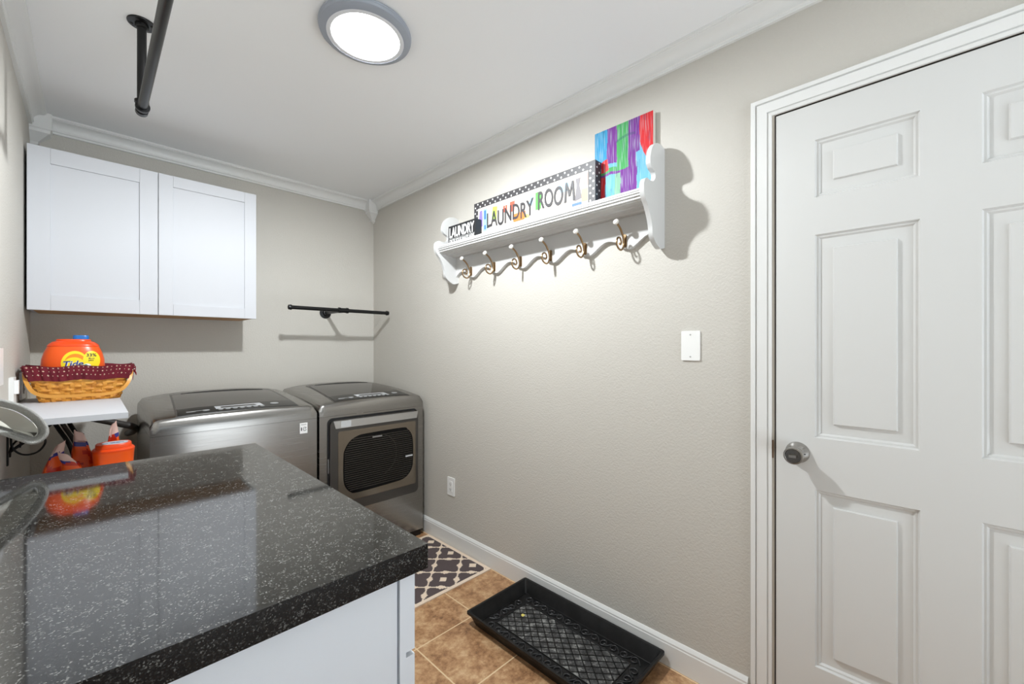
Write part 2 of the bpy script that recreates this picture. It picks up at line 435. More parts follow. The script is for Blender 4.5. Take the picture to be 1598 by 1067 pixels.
lo = bpy.data.objects.new('lamp_point', ld); COL.objects.link(lo); lo.parent = lamp; lo.location = (0, 0, -.070)

# ------------------------------------------------------------------ ceiling hanging rail of pipe
PX, PY, PZ = .131, 1.99, 2.106
rail = thing('hanging_rail', (PX, PY, H), 'black iron pipe hanging rail dropping from the ceiling', 'hanging rail')
MB().lathe([(.040, 0), (.041, -.003), (.040, -.006), (.020, -.008), (.019, -.018), (.0165, -.020)], (PX, PY, H), n=40).build('flange', M['blackpipe'], rail)
for k in range(4):
    t = PI/4+k*PI/2+.3
    MB().lathe([(.005, 0), (.005, -.0085), (.003, -.0095)], (PX+.030*math.cos(t), PY+.030*math.sin(t), H), n=10).build('screw', M['slot'], rail)
MB().lathe([(.0135, -.015), (.0135, -(H-PZ)+.015)], (PX, PY, H), n=28).build('drop_pipe', M['blackpipe'], rail)
eb = [(PX, PY, PZ+.030), (PX, PY, PZ+.012), (PX, PY-.002, PZ+.004), (PX, PY-.008, PZ), (PX, PY-.016, PZ), (PX, PY-.034, PZ)]
b = MB(); b.tube(eb, .0175, n=24)
b.tube([(PX, PY, PZ+.024), (PX, PY, PZ+.033)], .0205, n=24); b.tube([(PX, PY-.026, PZ), (PX, PY-.036, PZ)], .0205, n=24)
b.tube([(PX, PY+.010, PZ-.002), (PX, PY-.010, PZ-.002)], .018, n=24)
b.build('elbow', M['blackpipe'], rail)
MB().tube([(PX, PY-.02, PZ), (PX, .25, PZ+.004)], .0135, n=28).build('rail_pipe', M['blackpipe'], rail)
MB().lathe([(.040, 0), (.041, -.003), (.040, -.006), (.020, -.008), (.0135, -.02), (.0135, -(H-PZ)-.01)], (PX, .25, H), n=32).build('drop_pipe', M['blackpipe'], rail)

# ------------------------------------------------------------------ drying bar on the back wall
QX, QY, QZ = 1.232, 2.855, 1.5115
bar = thing('drying_bar', (QX, B, QZ), 'short black pipe drying bar on the back wall above the dryer', 'drying bar')
MB().lathe([(.041, -.001), (.041, .005), (.022, .008), (.019, .020), (.0155, .022)], (QX, B, QZ), (0, -1, 0), n=36).build('flange', M['blackpipe'], bar)
MB().tube([(QX, B-.01, QZ), (QX, QY+.01, QZ)], .0125, n=24).build('arm', M['blackpipe'], bar)
b = MB(); b.tube([(QX-.032, QY, QZ), (QX+.032, QY, QZ)], .0165, n=24); b.tube([(QX, QY+.034, QZ), (QX, QY, QZ)], .0165, n=24)
for s in (-1, 1): b.tube([(QX+s*.022, QY, QZ), (QX+s*.033, QY, QZ)], .0195, n=24)
b.build('tee', M['blackpipe'], bar)
for x0, x1 in ((.895, QX-.015), (QX+.015, 1.560)):
    MB().tube([(x0, QY, QZ), (x1, QY, QZ)], .0125, n=24).build('bar_pipe', M['blackpipe'], bar)
for x, s in ((.900, -1), (1.555, 1)):
    MB().lathe([(.0165, 0), (.0175, .003), (.0165, .010), (.0150, .018), (.008, .021), (.001, .022)], (x, QY, QZ), (s, 0, 0), n=24).build('end_cap', M['blackpipe'], bar)

# ------------------------------------------------------------------ wall cabinet
CX0, CX1, CXm, CYf, CZ0, CZ1 = -.1985, .7045, .2530, 2.860, 1.428, 2.175
cab = thing('wall_cabinet', ((CX0+CX1)/2, B, CZ0), 'white two-door shaker wall cabinet on the back wall', 'cabinet')
b = MB(); b.box(CX0+.001, CX1-.001, CYf+.021, B, CZ0+.003, CZ1-.002)
b.build('cabinet_body', M['cab'], cab, bevel=.001)
MB().box(CX0+.018, CX1-.018, CYf+.03, B-.004, CZ0-.0005, CZ0+.0025).build('underside', M['wood_edge'], cab, smooth=0)
def shaker(x0, x1, y, z0, z1, st, root, name='door', th=.019, rec=.007):
    # two full-height stiles, two rails between them and a recessed panel
    b = MB(); g = .0004
    def blk(xa, xb, za, zb, d0):
        v = .0007
        ring = lambda o, d: [(xa+o, y+d, za+o), (xb-o, y+d, za+o), (xb-o, y+d, zb-o), (xa+o, y+d, zb-o)]
        b.loft([ring(0, th), ring(0, d0+v), ring(v, d0)])
    blk(x0, x0+st-g, z0, z1, 0); blk(x1-st+g, x1, z0, z1, 0)
    blk(x0+st, x1-st, z0, z0+st-g, 0); blk(x0+st, x1-st, z1-st+g, z1, 0)
    blk(x0+st-.004, x1-st+.004, z0+st-.004, z1-st+.004, rec)
    return b.build(name, M['cab'], root, smooth=25)
shaker(CX0, CXm-.0015, CYf, CZ0, CZ1, .072, cab); shaker(CXm+.0015, CX1, CYf, CZ0, CZ1, .060, cab)

# ------------------------------------------------------------------ counter
base = thing('base_cabinet', (.1, 1.16, 0), 'pale blue-grey base cabinet under the granite counter', 'cabinet')
BX1, BY0, BY1 = .385, .640, 1.690
b = MB(); b.box(L+.002, BX1, BY0+.014, BY1, .10, .871); b.build('cabinet_body', M['base'], base)
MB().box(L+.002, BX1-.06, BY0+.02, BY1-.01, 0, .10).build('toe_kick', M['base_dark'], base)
MB().box(L+.002, .3715, BY0+.004, BY0+.014, .0, .871).build('end_panel', M['base'], base, bevel=.001)
MB().box(.3745, BX1+.0015, BY0, BY0+.014, .0, .871).build('end_stile', M['base'], base, bevel=.001)
for k in range(2):
    y0 = BY0+.002+k*(BY1-BY0)/2; y1 = y0+(BY1-BY0)/2-.004
    MB().box(BX1, BX1+.020, y0, y1, .726, .866).build('drawer', M['base'], base, bevel=.0015)
    MB().box(BX1, BX1+.020, y0, y1, .105, .717).build('door', M['base'], base, bevel=.0015)
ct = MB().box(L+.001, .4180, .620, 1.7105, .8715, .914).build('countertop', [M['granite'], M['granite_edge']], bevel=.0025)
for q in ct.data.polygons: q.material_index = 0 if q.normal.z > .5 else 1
tag(ct, 'polished black speckled granite countertop running along the left wall', 'countertop')

# ------------------------------------------------------------------ washer and dryer
YF, YB = 2.390, 3.085
def appliance(x0, x1, dryer, label, cat):
    root = thing('clothes_dryer' if dryer else 'washing_machine', ((x0+x1)/2, (YF+YB)/2, 0), label, cat)
    xm, hw = (x0+x1)/2, (x1-x0)/2
    def zt(x, y):
        s = max(0, min(1, (y-YF-.02)/(YB-YF-.04))); xn = min(1, abs((x-xm)/hw))
        return .9445+.060*(1-(1-s)**1.7)-(.012+.018*s)*xn**3
    # cabinet body
    b = MB(); b.box(x0, x1, YF, YB, .045, .8645); b.build('appliance_body', [M['steel']], root, bevel=.006, seg=3)
    MB().box(x0+.006, x1-.006, YF+.015, YB-.02, .0, .045).build('kick_base', M['blackmatte'], root)
    # domed top cap
    nx, b = 40, MB()
    rings = []
    for i in range(nx+1):
        u = i/nx; x = xm+hw*math.sin((u-.5)*PI) if False else x0+(x1-x0)*u
        e = min(x-x0, x1-x); rr = .022
        dz = rr-math.sqrt(max(0, rr*rr-(rr-min(e, rr))**2))
        pr = [(YF, .8655), (YF, .895), (YF+.002, .908), (YF+.006, .920), (YF+.012, min(.934, zt(x, YF)-.004)), (YF+.020, zt(x, YF+.02)-.001)]
        for k in range(1, 15): y = YF+.02+(YB-.05-YF-.02)*k/14; pr.append((y, zt(x, y)))
        pr += [(YB-.03, zt(x, YB-.03)-.006), (YB-.012, zt(x, YB)-.022), (YB-.003, zt(x, YB)-.05), (YB, .8655)]
        rings.append([(x, y, max(.8656, z-dz) if z > .90 else z) for y, z in pr])
    b.loft(rings); b.build('top_cap', M['steel'], root, smooth=50)
    # plate lying on the dome: quad with corners given as (dx, y)
    def plate(name, q, m, off=.0025, par=root, n=(16, 10), sink=.006):
        b = MB()
        def P(u, v, o):
            (ax, ay), (bx, by), (cx, cy), (dx, dy) = q
            x = x0+(ax*(1-u)+bx*u)*(1-v)+(dx*(1-u)+cx*u)*v; y = (ay*(1-u)+by*u)*(1-v)+(dy*(1-u)+cy*u)*v
            return (x, y, zt(x, y)+o)
        V = b.grid(lambda u, v: P(u, v, off), n[0], n[1])
        bd = [(i/n[0], 0) for i in range(n[0])]+[(1, j/n[1]) for j in range(n[1])]+[(1-i/n[0], 1) for i in range(n[0])]+[(0, 1-j/n[1]) for j in range(n[1])]
        k = len(bd); A = [b.v(P(u, v, off)) for u, v in bd]; C = [b.v(P(u, v, off-sink)) for u, v in bd]
        for i in range(k): b.face([A[i], A[(i+1) % k], C[(i+1) % k], C[i]])
        bmesh.ops.remove_doubles(b.bm, verts=b.bm.verts, dist=1e-6)
        return b.build(name, m, par, smooth=50)
    W = x1-x0
    frame = plate('lid_frame', [(.092, YF+.030), (W-.085, YF+.030), (W-.085, YB-.13), (.125, YB-.12)], M['steel_dark'], .0015)
    plate('lid_glass', [(.105, YF+.140), (W-.100, YF+.140), (W-.105, YB-.20), (.130, YB-.17)], M['smoke'], .0030, frame)
    ctl = plate('control_panel', [(.098, YF+.032), (W-.090, YF+.032), (W-.098, YF+.138), (.108, YF+.138)], M['black_gloss'], .0030)
    # lens-shaped finger recess at the back of the lid
    b = MB(); N = 24; top = []; 
    for k in range(N+1):
        u = k/N; x = x0+.17+(W-.30)*u; y = YB-.165+.030*math.sin(PI*u); top.append((x, y))
    for k in range(N+1):
        u = 1-k/N; x = x0+.17+(W-.30)*u; y = YB-.165-.012*math.sin(PI*u); top.append((x, y))
    A = [b.v((x, y, zt(x, y)+.0045)) for x, y in top[:-1]]
    Cc = [b.v((x, y, zt(x, y)-.002)) for x, y in top[:-1]]
    b.face(A)
    for k in range(len(A)): b.face([A[k], A[(k+1) % len(A)], Cc[(k+1) % len(A)], Cc[k]])
    b.build('finger_recess', M['blackmatte'], frame, smooth=0)
    c0 = .252
    plate('display', [(c0, YF+.074), (c0+.205, YF+.074), (c0+.200, YF+.122), (c0, YF+.122)], M['lcd'], .0042, ctl, (6, 3), .003)
    plate('display_window', [(c0+.022, YF+.082), (c0+.175, YF+.082), (c0+.170, YF+.104), (c0+.022, YF+.104)], M['steel_dark'], .0052, ctl, (6, 3), .003)
    def oval(name, cx, cy, rx, ry, m):
        b = MB(); pts = [(x0+cx+rx*math.cos(2*PI*k/20), cy+ry*math.sin(2*PI*k/20)) for k in range(20)]
        A = [b.v((x, y, zt(x, y)+.0058)) for x, y in pts]; C = [b.v((x, y, zt(x, y)+.001)) for x, y in pts]
        b.face(A)
        for k in range(20): b.face([A[k], A[(k+1) % 20], C[(k+1) % 20], C[k]])
        b.build(name, m, ctl, smooth=40)
    for k in range(7): oval('button', c0+.016+k*.030, YF+.058, .0105, .0065, M['btn'])
    oval('button', c0-.042, YF+.066, .015, .009, M['btn'])
    oval('power_button', c0+.262, YF+.092, .020, .013, M['btn'])
    for k, (a0, a1) in enumerate(((.135, .20), (.135, .17))):
        plate('printed_mark', [(a0, YF+.072-k*.010), (a1, YF+.072-k*.010), (a1, YF+.077-k*.010), (a0, YF+.077-k*.010)], M['btn'], .0038, ctl, (4, 1), .002)
    return root, zt
washer, _ = appliance(.183, .884, False, 'graphite steel top-load washing machine on the left beside the shelf', 'washing machine')
dryer, _ = appliance(.897, 1.570, True, 'graphite steel front-load clothes dryer in the corner by the right wall', 'clothes dryer')
# washer badge sticker
st = MB().box(.795, .834, YF-.0008, YF, .791, .848).build('sticker', M['sticker'], washer, smooth=0)
b = MB(); fr = lambda a, bb, c: (.8005+a, YF-.0008-c, .806+bb)
b.text('1', fr, .005, .018, .0006)
b.tube([(.820+.0085*math.cos(t*PI/10), YF-.0012, .815+.0095*math.sin(t*PI/10)) for t in range(2, 20)], .0012, n=6)
b.tube([(.8165, YF-.0012, .815), (.8225, YF-.0012, .816), (.8285, YF-.0012, .824)], .0010, n=6)
b.box(.801, .828, YF-.0012, YF-.0008, .8375, .8395)
b.build('lettering', M['ink'], st, smooth=0)
# dryer door
def xzfn(y): return lambda a, b_, c: (a, y-c, b_)
dd = MB().slab(rrect(.939, 1.527, .303, .8535, .030), xzfn(YF), -.004, .001).build('door_gap', M['blackmatte'], dryer, smooth=0)
dd = MB().slab(rrect(.949, 1.521, .309, .843, .030), xzfn(YF), 0, .020).build('dryer_door', M['steel_dark'], dryer, bevel=.004, seg=3)
b = MB().slab([(.966, .838), (1.516, .838), (1.508, .795), (.978, .795)], xzfn(YF), .018, .026)
b.build('door_handle', M['steel_bright'], dd, bevel=.003)
MB().box(1.008, 1.066, YF-.0268, YF-.0258, .799, .834).build('sticker', M['lcd'], dd, smooth=0)
MB().slab(rrect(.993, 1.500, .368, .776, .012), xzfn(YF), .018, .0225).build('glass_panel', M['bronzeglass'], dd, bevel=.001)
win = [(1.022, .625), (1.030, .668), (1.060, .712), (1.105, .736), (1.160, .743), (1.400, .745), (1.440, .730), (1.468, .695), (1.480, .640), (1.480, .520), (1.472, .475), (1.448, .440), (1.408, .417), (1.340, .410), (1.110, .405), (1.062, .418), (1.034, .452), (1.022, .500)]
wp = [(p.x, p.y) for p in smoothpath([(x, z, 0) for x, z in win], 4, True)]
wo = MB().slab(wp, xzfn(YF), .018, .0235).build('door_window', M['black_gloss'], dd, bevel=.0008)
b = MB()
for k in range(24):
    z = .425+k*.0128
    xs = []
    for i in range(len(wp)):
        (xa, za), (xb, zb) = wp[i], wp[(i+1) % len(wp)]
        if (za-z)*(zb-z) < 0: xs.append(xa+(xb-xa)*(z-za)/(zb-za))
    if len(xs) >= 2: b.box(min(xs)+.008, max(xs)-.008, YF-.0247, YF-.0234, z, z+.0042)
flat('window_rib', 50, 46, 40, .3)
tag(b.build('window_ribs', M['window_rib'], wo, smooth=0))
b = MB().tube([(1.245+.115*math.cos(t), YF-.0245, .60+.125*math.sin(t)) for t in [PI*(-.42+.06*k) for k in range(16)]], .0011, n=6)
b.build('drum_rim', M['window_rib'], wo)
MB().box(1.425, 1.476, YF-.0255, YF-.0234, .552, .562).build('window_latch', M['lcd'], wo)
MB().box(1.20, 1.262, YF-.0252, YF-.0234, .712, .718).build('printed_mark', M['btn'], wo)
MB().box(.9425, .9465, YF-.006, YF+.001, .545, .625).build('hinge', M['steel_bright'], dryer)

# ------------------------------------------------------------------ hook shelf on the right wall
SY0, SY1, SZ = .735, 2.078, 1.858
hs = thing('hook_shelf', (R, (SY0+SY1)/2, SZ), 'white scalloped wall shelf with six bronze coat hooks', 'wall shelf')
sp = [(1.4525, SZ), (1.4525, SZ-.007), (1.4545, SZ-.010), (1.4545, SZ-.015), (1.459, SZ-.018), (1.459, SZ-.024), (1.4655, SZ-.028), (1.4655, SZ-.034), (1.474, SZ-.037), (1.474, SZ-.040), (1.520, SZ-.040), (1.523, SZ-.045), (1.560, SZ-.045), (1.568, SZ-.050), (R, SZ-.050), (R, SZ)]
MB().prism(sp, 'y', SY0+.018, SY1-.018).build('shelf_board', M['shelfwhite'], hs, smooth=15)
hookY = [1.914, 1.711, 1.508, 1.305, 1.102, .900]
def wz(y):
    k = (1.900-y)/.2035
    c = .5-.5*math.cos(2*PI*k)
    return 1.672+.048*c**.85-.007*math.exp(-((k % 1-.80)/.055)**2)+.0045*math.exp(-((k % 1-.70)/.06)**2)
pts = [(SY1-.018, SZ-.05), (SY1-.018, 1.690)]
n = 180
pts += [(SY1-.018-(SY1-SY0-.036)*k/n, wz(SY1-.018-(SY1-SY0-.036)*k/n)) for k in range(1, n)]
pts += [(SY0+.018, 1.690), (SY0+.018, SZ-.05)]
MB().prism(pts, 'x', R-.020, R).build('backboard', M['shelfwhite'], hs, bevel=.002)
bk = [(R, 2.052), (1.578, 2.056), (1.535, 2.046), (1.503, 2.012), (1.4915, 1.967), (1.504, 1.945), (1.526, 1.934), (1.5345, 1.919), (1.527, 1.902), (1.510, 1.893), (1.488, 1.891), (1.464, 1.893), (1.446, 1.879), (1.440, 1.855), (1.447, 1.822), (1.470, 1.795), (1.490, 1.765), (1.507, 1.725), (1.512, 1.690), (1.530, 1.668), (1.556, 1.653), (1.580, 1.646), (R, 1.655)]
bpts = [(p.x, p.y) for p in smoothpath([(x, z, 0) for x, z in bk], 5)]
for y0, y1 in ((SY0, SY0+.0185), (SY1-.0185, SY1)):
    MB().prism(bpts, 'y', y0, y1).build('end_bracket', M['shelfwhite'], hs, bevel=.002)
def hook(y):
    b = MB(); b.slab(rrect(y-.009, y+.009, 1.681, 1.736, .0085), lambda a, z, c: (R-.020-c, a, z), 0, .0045)
    pl = b.build('coat_hook', M['bronze'], hs, bevel=.0015)
    X = R-.0245
    arm = [(X-.004, 1.692), (X-.007, 1.712), (X-.016, 1.732), (X-.036, 1.756), (X-.062, 1.771)]
    b = MB(); b.tube(smoothpath([(x, y, z) for x, z in arm], 6), .0046, n=10)
    scroll = [(X-.005, 1.706), (X-.006, 1.690), (X-.014, 1.674), (X-.030, 1.665), (X-.052, 1.672), (X-.063, 1.692), (X-.054, 1.711), (X-.036, 1.714), (X-.026, 1.700), (X-.032, 1.688), (X-.042, 1.691)]
    b.tube(smoothpath([(x, y, z) for x, z in scroll], 6), .0040, n=10)
    b.build('hook_arm', M['bronze'], pl, smooth=60)
    b = MB().lathe([(.003, -.006), (.009, -.005), (.0125, 0), (.0125, .004), (.010, .008), (.005, .010), (.001, .0102)], (X-.066, y, 1.774), (-.86, 0, .5), n=20)
    b.build('hook_knob', M['ceramic'], pl, smooth=60)
    return pl
h0 = hook(hookY[0])
h0.location = (0, 0, 0)
for y in hookY[1:]:
    c = h0.copy(); COL.objects.link(c); c.parent = hs; c.location = (0, y-hookY[0], 0)
    for ch in list(h0.children):
        d = ch.copy(); COL.objects.link(d); d.parent = c

# frames on the right wall: a runs left to right as seen (towards -Y), b up, c out of the wall
def wf(X, y, z): return lambda a, b_, c: (X-c, y-a, z+b_)
# LAUNDRY ROOM box sign
gX, gY1, gY0, gZ1 = 1.545, 1.828, 1.0147, 2.075
sw, sh = gY1-gY0, gZ1-SZ
sg = thing('laundry_sign', (1.566, (gY0+gY1)/2, SZ), 'long box sign reading LAUNDRY ROOM with black and white dotted border', 'sign')
b = MB(); b.box(gX, 1.588, gY0, gY1, SZ, gZ1)
b.mi = 1
def dot(fn, a, c, r=.0048, d=.0006):
    b.slab([(a+r*math.cos(k*PI/5), c+r*math.sin(k*PI/5)) for k in range(10)], fn, -.0002, d)
fr = wf(gX, gY1, SZ)
bw = .036; k = 0
a = .012
while a < sw-.006:
    for c in ((.010 if k % 2 else .026), sh-(.010 if k % 2 else .026)): dot(fr, a, c)
    a += .0205; k += 1
for j in range(9):
    c = .044+j*.0165
    if c < sh-.040:
        for a in ((.010 if j % 2 else .026), sw-(.010 if j % 2 else .026)): dot(fr, a, c)
sd = lambda a, b_, c: (gX+a, gY0-c, SZ+b_)
for j in range(11): dot(sd, .012 if j % 2 else .031, .010+j*.0198, .0042)
b.build('sign_box', [M['char'], M['white']], sg, smooth=0)
pn = MB().slab([(bw, bw), (sw-bw, bw), (sw-bw, sh-bw), (bw, sh-bw)], fr, -.0002, .0012).build('sign_panel', M['paper'], sg, smooth=0)
# pictures of washing on lines
art = {}
def pic(m, pts, d=.0020):
    art.setdefault(m, []).append((pts, d))
pic('art_purple', [(.040, .075), (.075, .075), (.072, .165), (.050, .165)]); pic('art_blue', [(.080, .045), (.112, .045), (.112, .170), (.080, .170)])
pic('art_navy', [(.088, .110), (.104, .110), (.104, .160), (.088, .160)], .0026); pic('art_navy', [(.089, .055), (.102, .055), (.102, .078), (.089, .078)], .0026)
pic('art_lime', [(.150, .095), (.188, .090), (.194, .160), (.158, .165)])
pic('art_red', [(.240, .115), (.254, .115), (.254, .150), (.240, .150)]); pic('art_red', [(.258, .118), (.270, .118), (.270, .150), (.258, .150)])
pic('art_red', [(.288, .105), (.322, .105), (.325, .158), (.290, .158)])
pic('art_blue', [(.425, .105), (.452, .105), (.452, .165), (.430, .165)])
pic('art_green', [(.468, .075), (.504, .075), (.506, .160), (.468, .160)])
pic('art_blue', [(.615, .120), (.668, .120), (.672, .155), (.640, .163), (.612, .155)])
pic('art_grey', [(.704, .060), (.744, .068), (.730, .128), (.736, .160), (.710, .160), (.716, .128)], .0022)
pic('art_pink', [(.744, .124), (.756, .124), (.756, .165), (.746, .165)])
pic('art_pink', [(.762, .118), (.776, .118), (.776, .172), (.762, .172)])
pic('art_orange', [(.318, .048), (.392, .048), (.402, .088), (.310, .088)], .0034); pic('art_yellow', [(.394, .050), (.430, .050), (.418, .070), (.398, .070)])
pic('art_wood', [(.742, .050), (.774, .050), (.774, .105), (.742, .105)]); pic('art_navy', [(.690, .040), (.742, .040), (.742, .052), (.690, .052)])
pic('art_grey', [(.120, .1675), (.560, .1675), (.560, .169), (.120, .169)], .0018); pic('art_grey', [(.560, .160), (.770, .170), (.770, .1715), (.560, .1615)], .0018)
b = MB(); ms = list(art)
for i, mk in enumerate(ms):
    b.mi = i
    for pts, d in art[mk]: b.slab(pts, fr, .0008, d)
b.build('washing_pictures', [M[q] for q in ms], pn, smooth=0)
b = MB()
for word, a0, w_, c0, h_, bo in (('LAUNDRY', .112, .345, .056, .082, .016), ('ROO', .486, .153, .068, .090, .016)):
    b.text(word, lambda a, b_, c, a0=a0, c0=c0: fr(a0+a, c0+b_+.004*math.sin(a*40), .0028+c), w_, h_, .0012, bo)
for k, q in enumerate(([(0, 0), (.011, 0), (.017, .090), (.008, .090)], [(.050, 0), (.061, 0), (.053, .090), (.044, .090)], [(.008, .090), (.017, .090), (.034, .034), (.027, .022)], [(.044, .090), (.053, .090), (.034, .022), (.027, .034)])):
    b.slab([(.646+a, .067+c) for a, c in q], fr, .0026, .0040+.00012*k)
b.build('lettering', M['char'], pn, smooth=0)
# small LAUNDRY block
kX, kY1, kY0 = 1.497, 2.006, 1.760
kh = 1.971-SZ
ks = thing('laundry_block', (1.518, (kY0+kY1)/2, SZ), 'small black block sign with white LAUNDRY lettering at the shelf end', 'sign')
MB().box(kX, 1.541, kY0, kY1, SZ, SZ+kh).build('sign_box', M['signblack'], ks, bevel=.001)
fk = wf(kX, kY1, SZ)
b = MB(); kw = kY1-kY0
b.text('LAUNDRY', lambda a, b_, c: fk(.010+a, .042+b_, c), kw-.020, .060, .0008, .03)
b.text('DROP YOUR PANTS HERE', lambda a, b_, c: fk(.010+a, .010+b_, c), kw-.020, .024, .0008, .02)
for z in (.037,): b.slab([(.008, z), (kw-.008, z), (kw-.008, z+.0012), (.008, z+.0012)], fk, 0, .0008)
b.build('lettering', M['white'], ks, smooth=0)
# painted canvas
pX, pY1, pY0, pZ1 = 1.590, 1.046, .7715, 2.211
pc = thing('canvas_painting', (1.600, (pY0+pY1)/2, SZ), 'small canvas with loose bright brush stripes on the hook shelf', 'painting')
MB().box(pX+.0006, 1.610, pY0+.0185*0, pY1, SZ, pZ1).build('stretcher', M['canvas_edge'], pc, smooth=0)
CY, PU, GR, RD, WH, LB, DK = lin(44, 142, 186), lin(112, 44, 138), lin(66, 156, 86), lin(204, 34, 40), lin(190, 204, 212), lin(104, 172, 202), lin(36, 66, 96)
def mixc(a, b_, t): return tuple(a[i]*(1-t)+b_[i]*t for i in range(4))
def paint(u, v):
    wob = .03*noise.noise(Vector((u*5, v*4, 3)))
    x = u+wob; y = v+.03*noise.noise(Vector((u*6, v*5, 9)))
    if y > .60 and x < .23: c = CY
    elif y > .55 and x < .40: c = PU
    elif x < .40 and y > .5: c = LB
    elif x < .60 and y > .45: c = GR
    elif x < .79 and y > (.42 if x < .70 else .60): c = PU
    elif x >= .79 and y > .40+.3*max(0, (.92-x)/.13): c = RD
    elif x < .13: c = CY if y > .5 else RD
    elif x < .19 and y < .62: c = RD
    elif x < .36: c = LB if y > .06 else CY
    elif x < .47: c = mixc(GR, WH, .35) if y > .12 else LB
    elif x < .73 and y > .14: c = PU
    else: c = LB
    if .13 < x < .25 and .48 < y < .62: c = RD
    s = noise.noise(Vector((u*60, v*5, 1)))
    c = mixc(c, WH, max(0, min(.55, -.02+.70*s)))
    if noise.noise(Vector((u*45, v*3.5, 21))) < -.38: c = mixc(c, DK, .35)
    d = math.hypot((u-.52)/.18, (v-.05)/.09)
    if .8 < d < 1.0 and v > .05: c = mixc(DK, c, .4)
    if v > .82 - .9*(u-.6)**2 and v < .85-.9*(u-.6)**2 and .38 < u < .72: c = mixc(c, DK, .4)
    return c
fp = wf(pX, pY1, SZ)
MB_ = MB(); MB_.grid(lambda u, v: fp(u*(pY1-pY0), v*(pZ1-SZ), 0), 110, 140, paint)
MB_.build('painted_face', M['paint'], pc, smooth=0)

# ------------------------------------------------------------------ plates and outlets
bpz = thing('blank_plate', (R, .6315, 1.2645), 'white blank wall plate beside the door at mid height', 'wall plate')
MB().slab(rrect(.5965, .6665, 1.208, 1.321, .004, 3), lambda a, b_, c: (R-c, a, b_), -.001, .006).build('plate', M['plate'], bpz, bevel=.002)
for z in (1.222, 1.306):
    MB().lathe([(.0035, .0055), (.0033, .0068)], (R, .6315, z), (-1, 0, 0), n=12).build('screw', M['screw'], bpz)
ot = thing('wall_outlet', (R, 2.134, .373), 'white wall outlet low on the right wall near the dryer', 'outlet')
MB().slab(rrect(2.098, 2.170, .317, .430, .004, 3), lambda a, b_, c: (R-c, a, b_), -.001, .006).build('plate', M['plate'], ot, bevel=.002)
rc = MB().slab(rrect(2.1175, 2.1505, .340, .407, .003, 3), lambda a, b_, c: (R-c, a, b_), .005, .008).build('receptacle', M['plate'], ot, bevel=.0008)
for z in (.389, .357):
    for y in (2.128, 2.140): MB().box(R-.0084, R-.0078, y-.0012, y+.0012, z-.004, z+.005).build('socket_slot', M['slot'], rc, smooth=0)
    MB().box(R-.0084, R-.0078, 2.132, 2.136, z-.0105, z-.0065).build('socket_slot', M['slot'], rc, smooth=0)
def leftplate(name, y0, y1, z0, z1, label, cat, feature):
    t = thing(name, (L, (y0+y1)/2, (z0+z1)/2), label, cat)
    MB().slab(rrect(y0, y1, z0, z1, .004, 3), lambda a, b_, c: (L+c, a, b_), 0, .007).build('plate', M['plate'], t, bevel=.002)
    ym, zm = (y0+y1)/2, (z0+z1)/2
    if feature:
        rr = MB().slab(rrect(ym-.017, ym+.017, zm-.034, zm+.034, .003, 3), lambda a, b_, c: (L+c, a, b_), .006, .010).build('receptacle', M['plate'], t, bevel=.001)
        for dz in (-.017, .017):
            for dy in (-.006, .006): MB().box(L+.0098, L+.0104, ym+dy-.0012, ym+dy+.0012, zm+dz-.004, zm+dz+.005).build('socket_slot', M['slot'], rr, smooth=0)
    return t
leftplate('wall_outlet', 2.70, 2.86, 1.034, 1.150, 'white outlet on the left wall beside the wicker basket', 'outlet', True)
leftplate('wall_plate', 2.10, 2.172, 1.135, 1.256, 'white plate on the left wall at the photo edge', 'wall plate', False)
t = thing('cord_cover', (L, 2.42, 1.06), 'narrow white upright cord cover on the left wall by the shelf', 'cord cover')
MB().box(L, L+.012, 2.375, 2.45, 1.0305, 1.146).build('cover', M['plate'], t, bevel=.002)
MB().box(L+.012, L+.022, 2.40, 2.425, 1.085, 1.135).build('plug', M['plate'], t, bevel=.002)

# ------------------------------------------------------------------ shelf over the washer hoses
sx1, sy0, sy1, sz = .0955, 1.990, 2.82, 1.030
ws = thing('wall_shelf', (L, 2.3, sz), 'plain white laminate shelf on the left wall holding the basket', 'shelf')
MB().box(L, sx1, sy0, sy1, sz-.020, sz).build('shelf_board', M['cab'], ws, bevel=.0012)
for y in (2.33, 2.72):
    b = MB(); b.box(L, L+.004, y-.012, y+.012, sz-.195, sz-.020); b.box(L, L+.17, y-.012, y+.012, sz-.024, sz-.020)
    b.tube([(L+.003, y, sz-.15), (L+.15, y, sz-.023)], .005, n=8)
    b.build('bracket', M['blackmatte'], ws)
# lower shelf, hidden behind the counter, that carries the tub and the pouches
ls = thing('wall_shelf', (L, 2.2, .745), 'low white shelf behind the counter under the orange tub', 'shelf')
MB().box(L, .150, 1.99, 2.375, .727, .745).build('shelf_board', M['cab'], ls, bevel=.001)
for y in (2.05, 2.31): MB().prism([(L, .727), (L+.2, .727), (L, .56)], 'y', y-.002, y+.002).build('bracket', M['blackmatte'], ls, smooth=0)

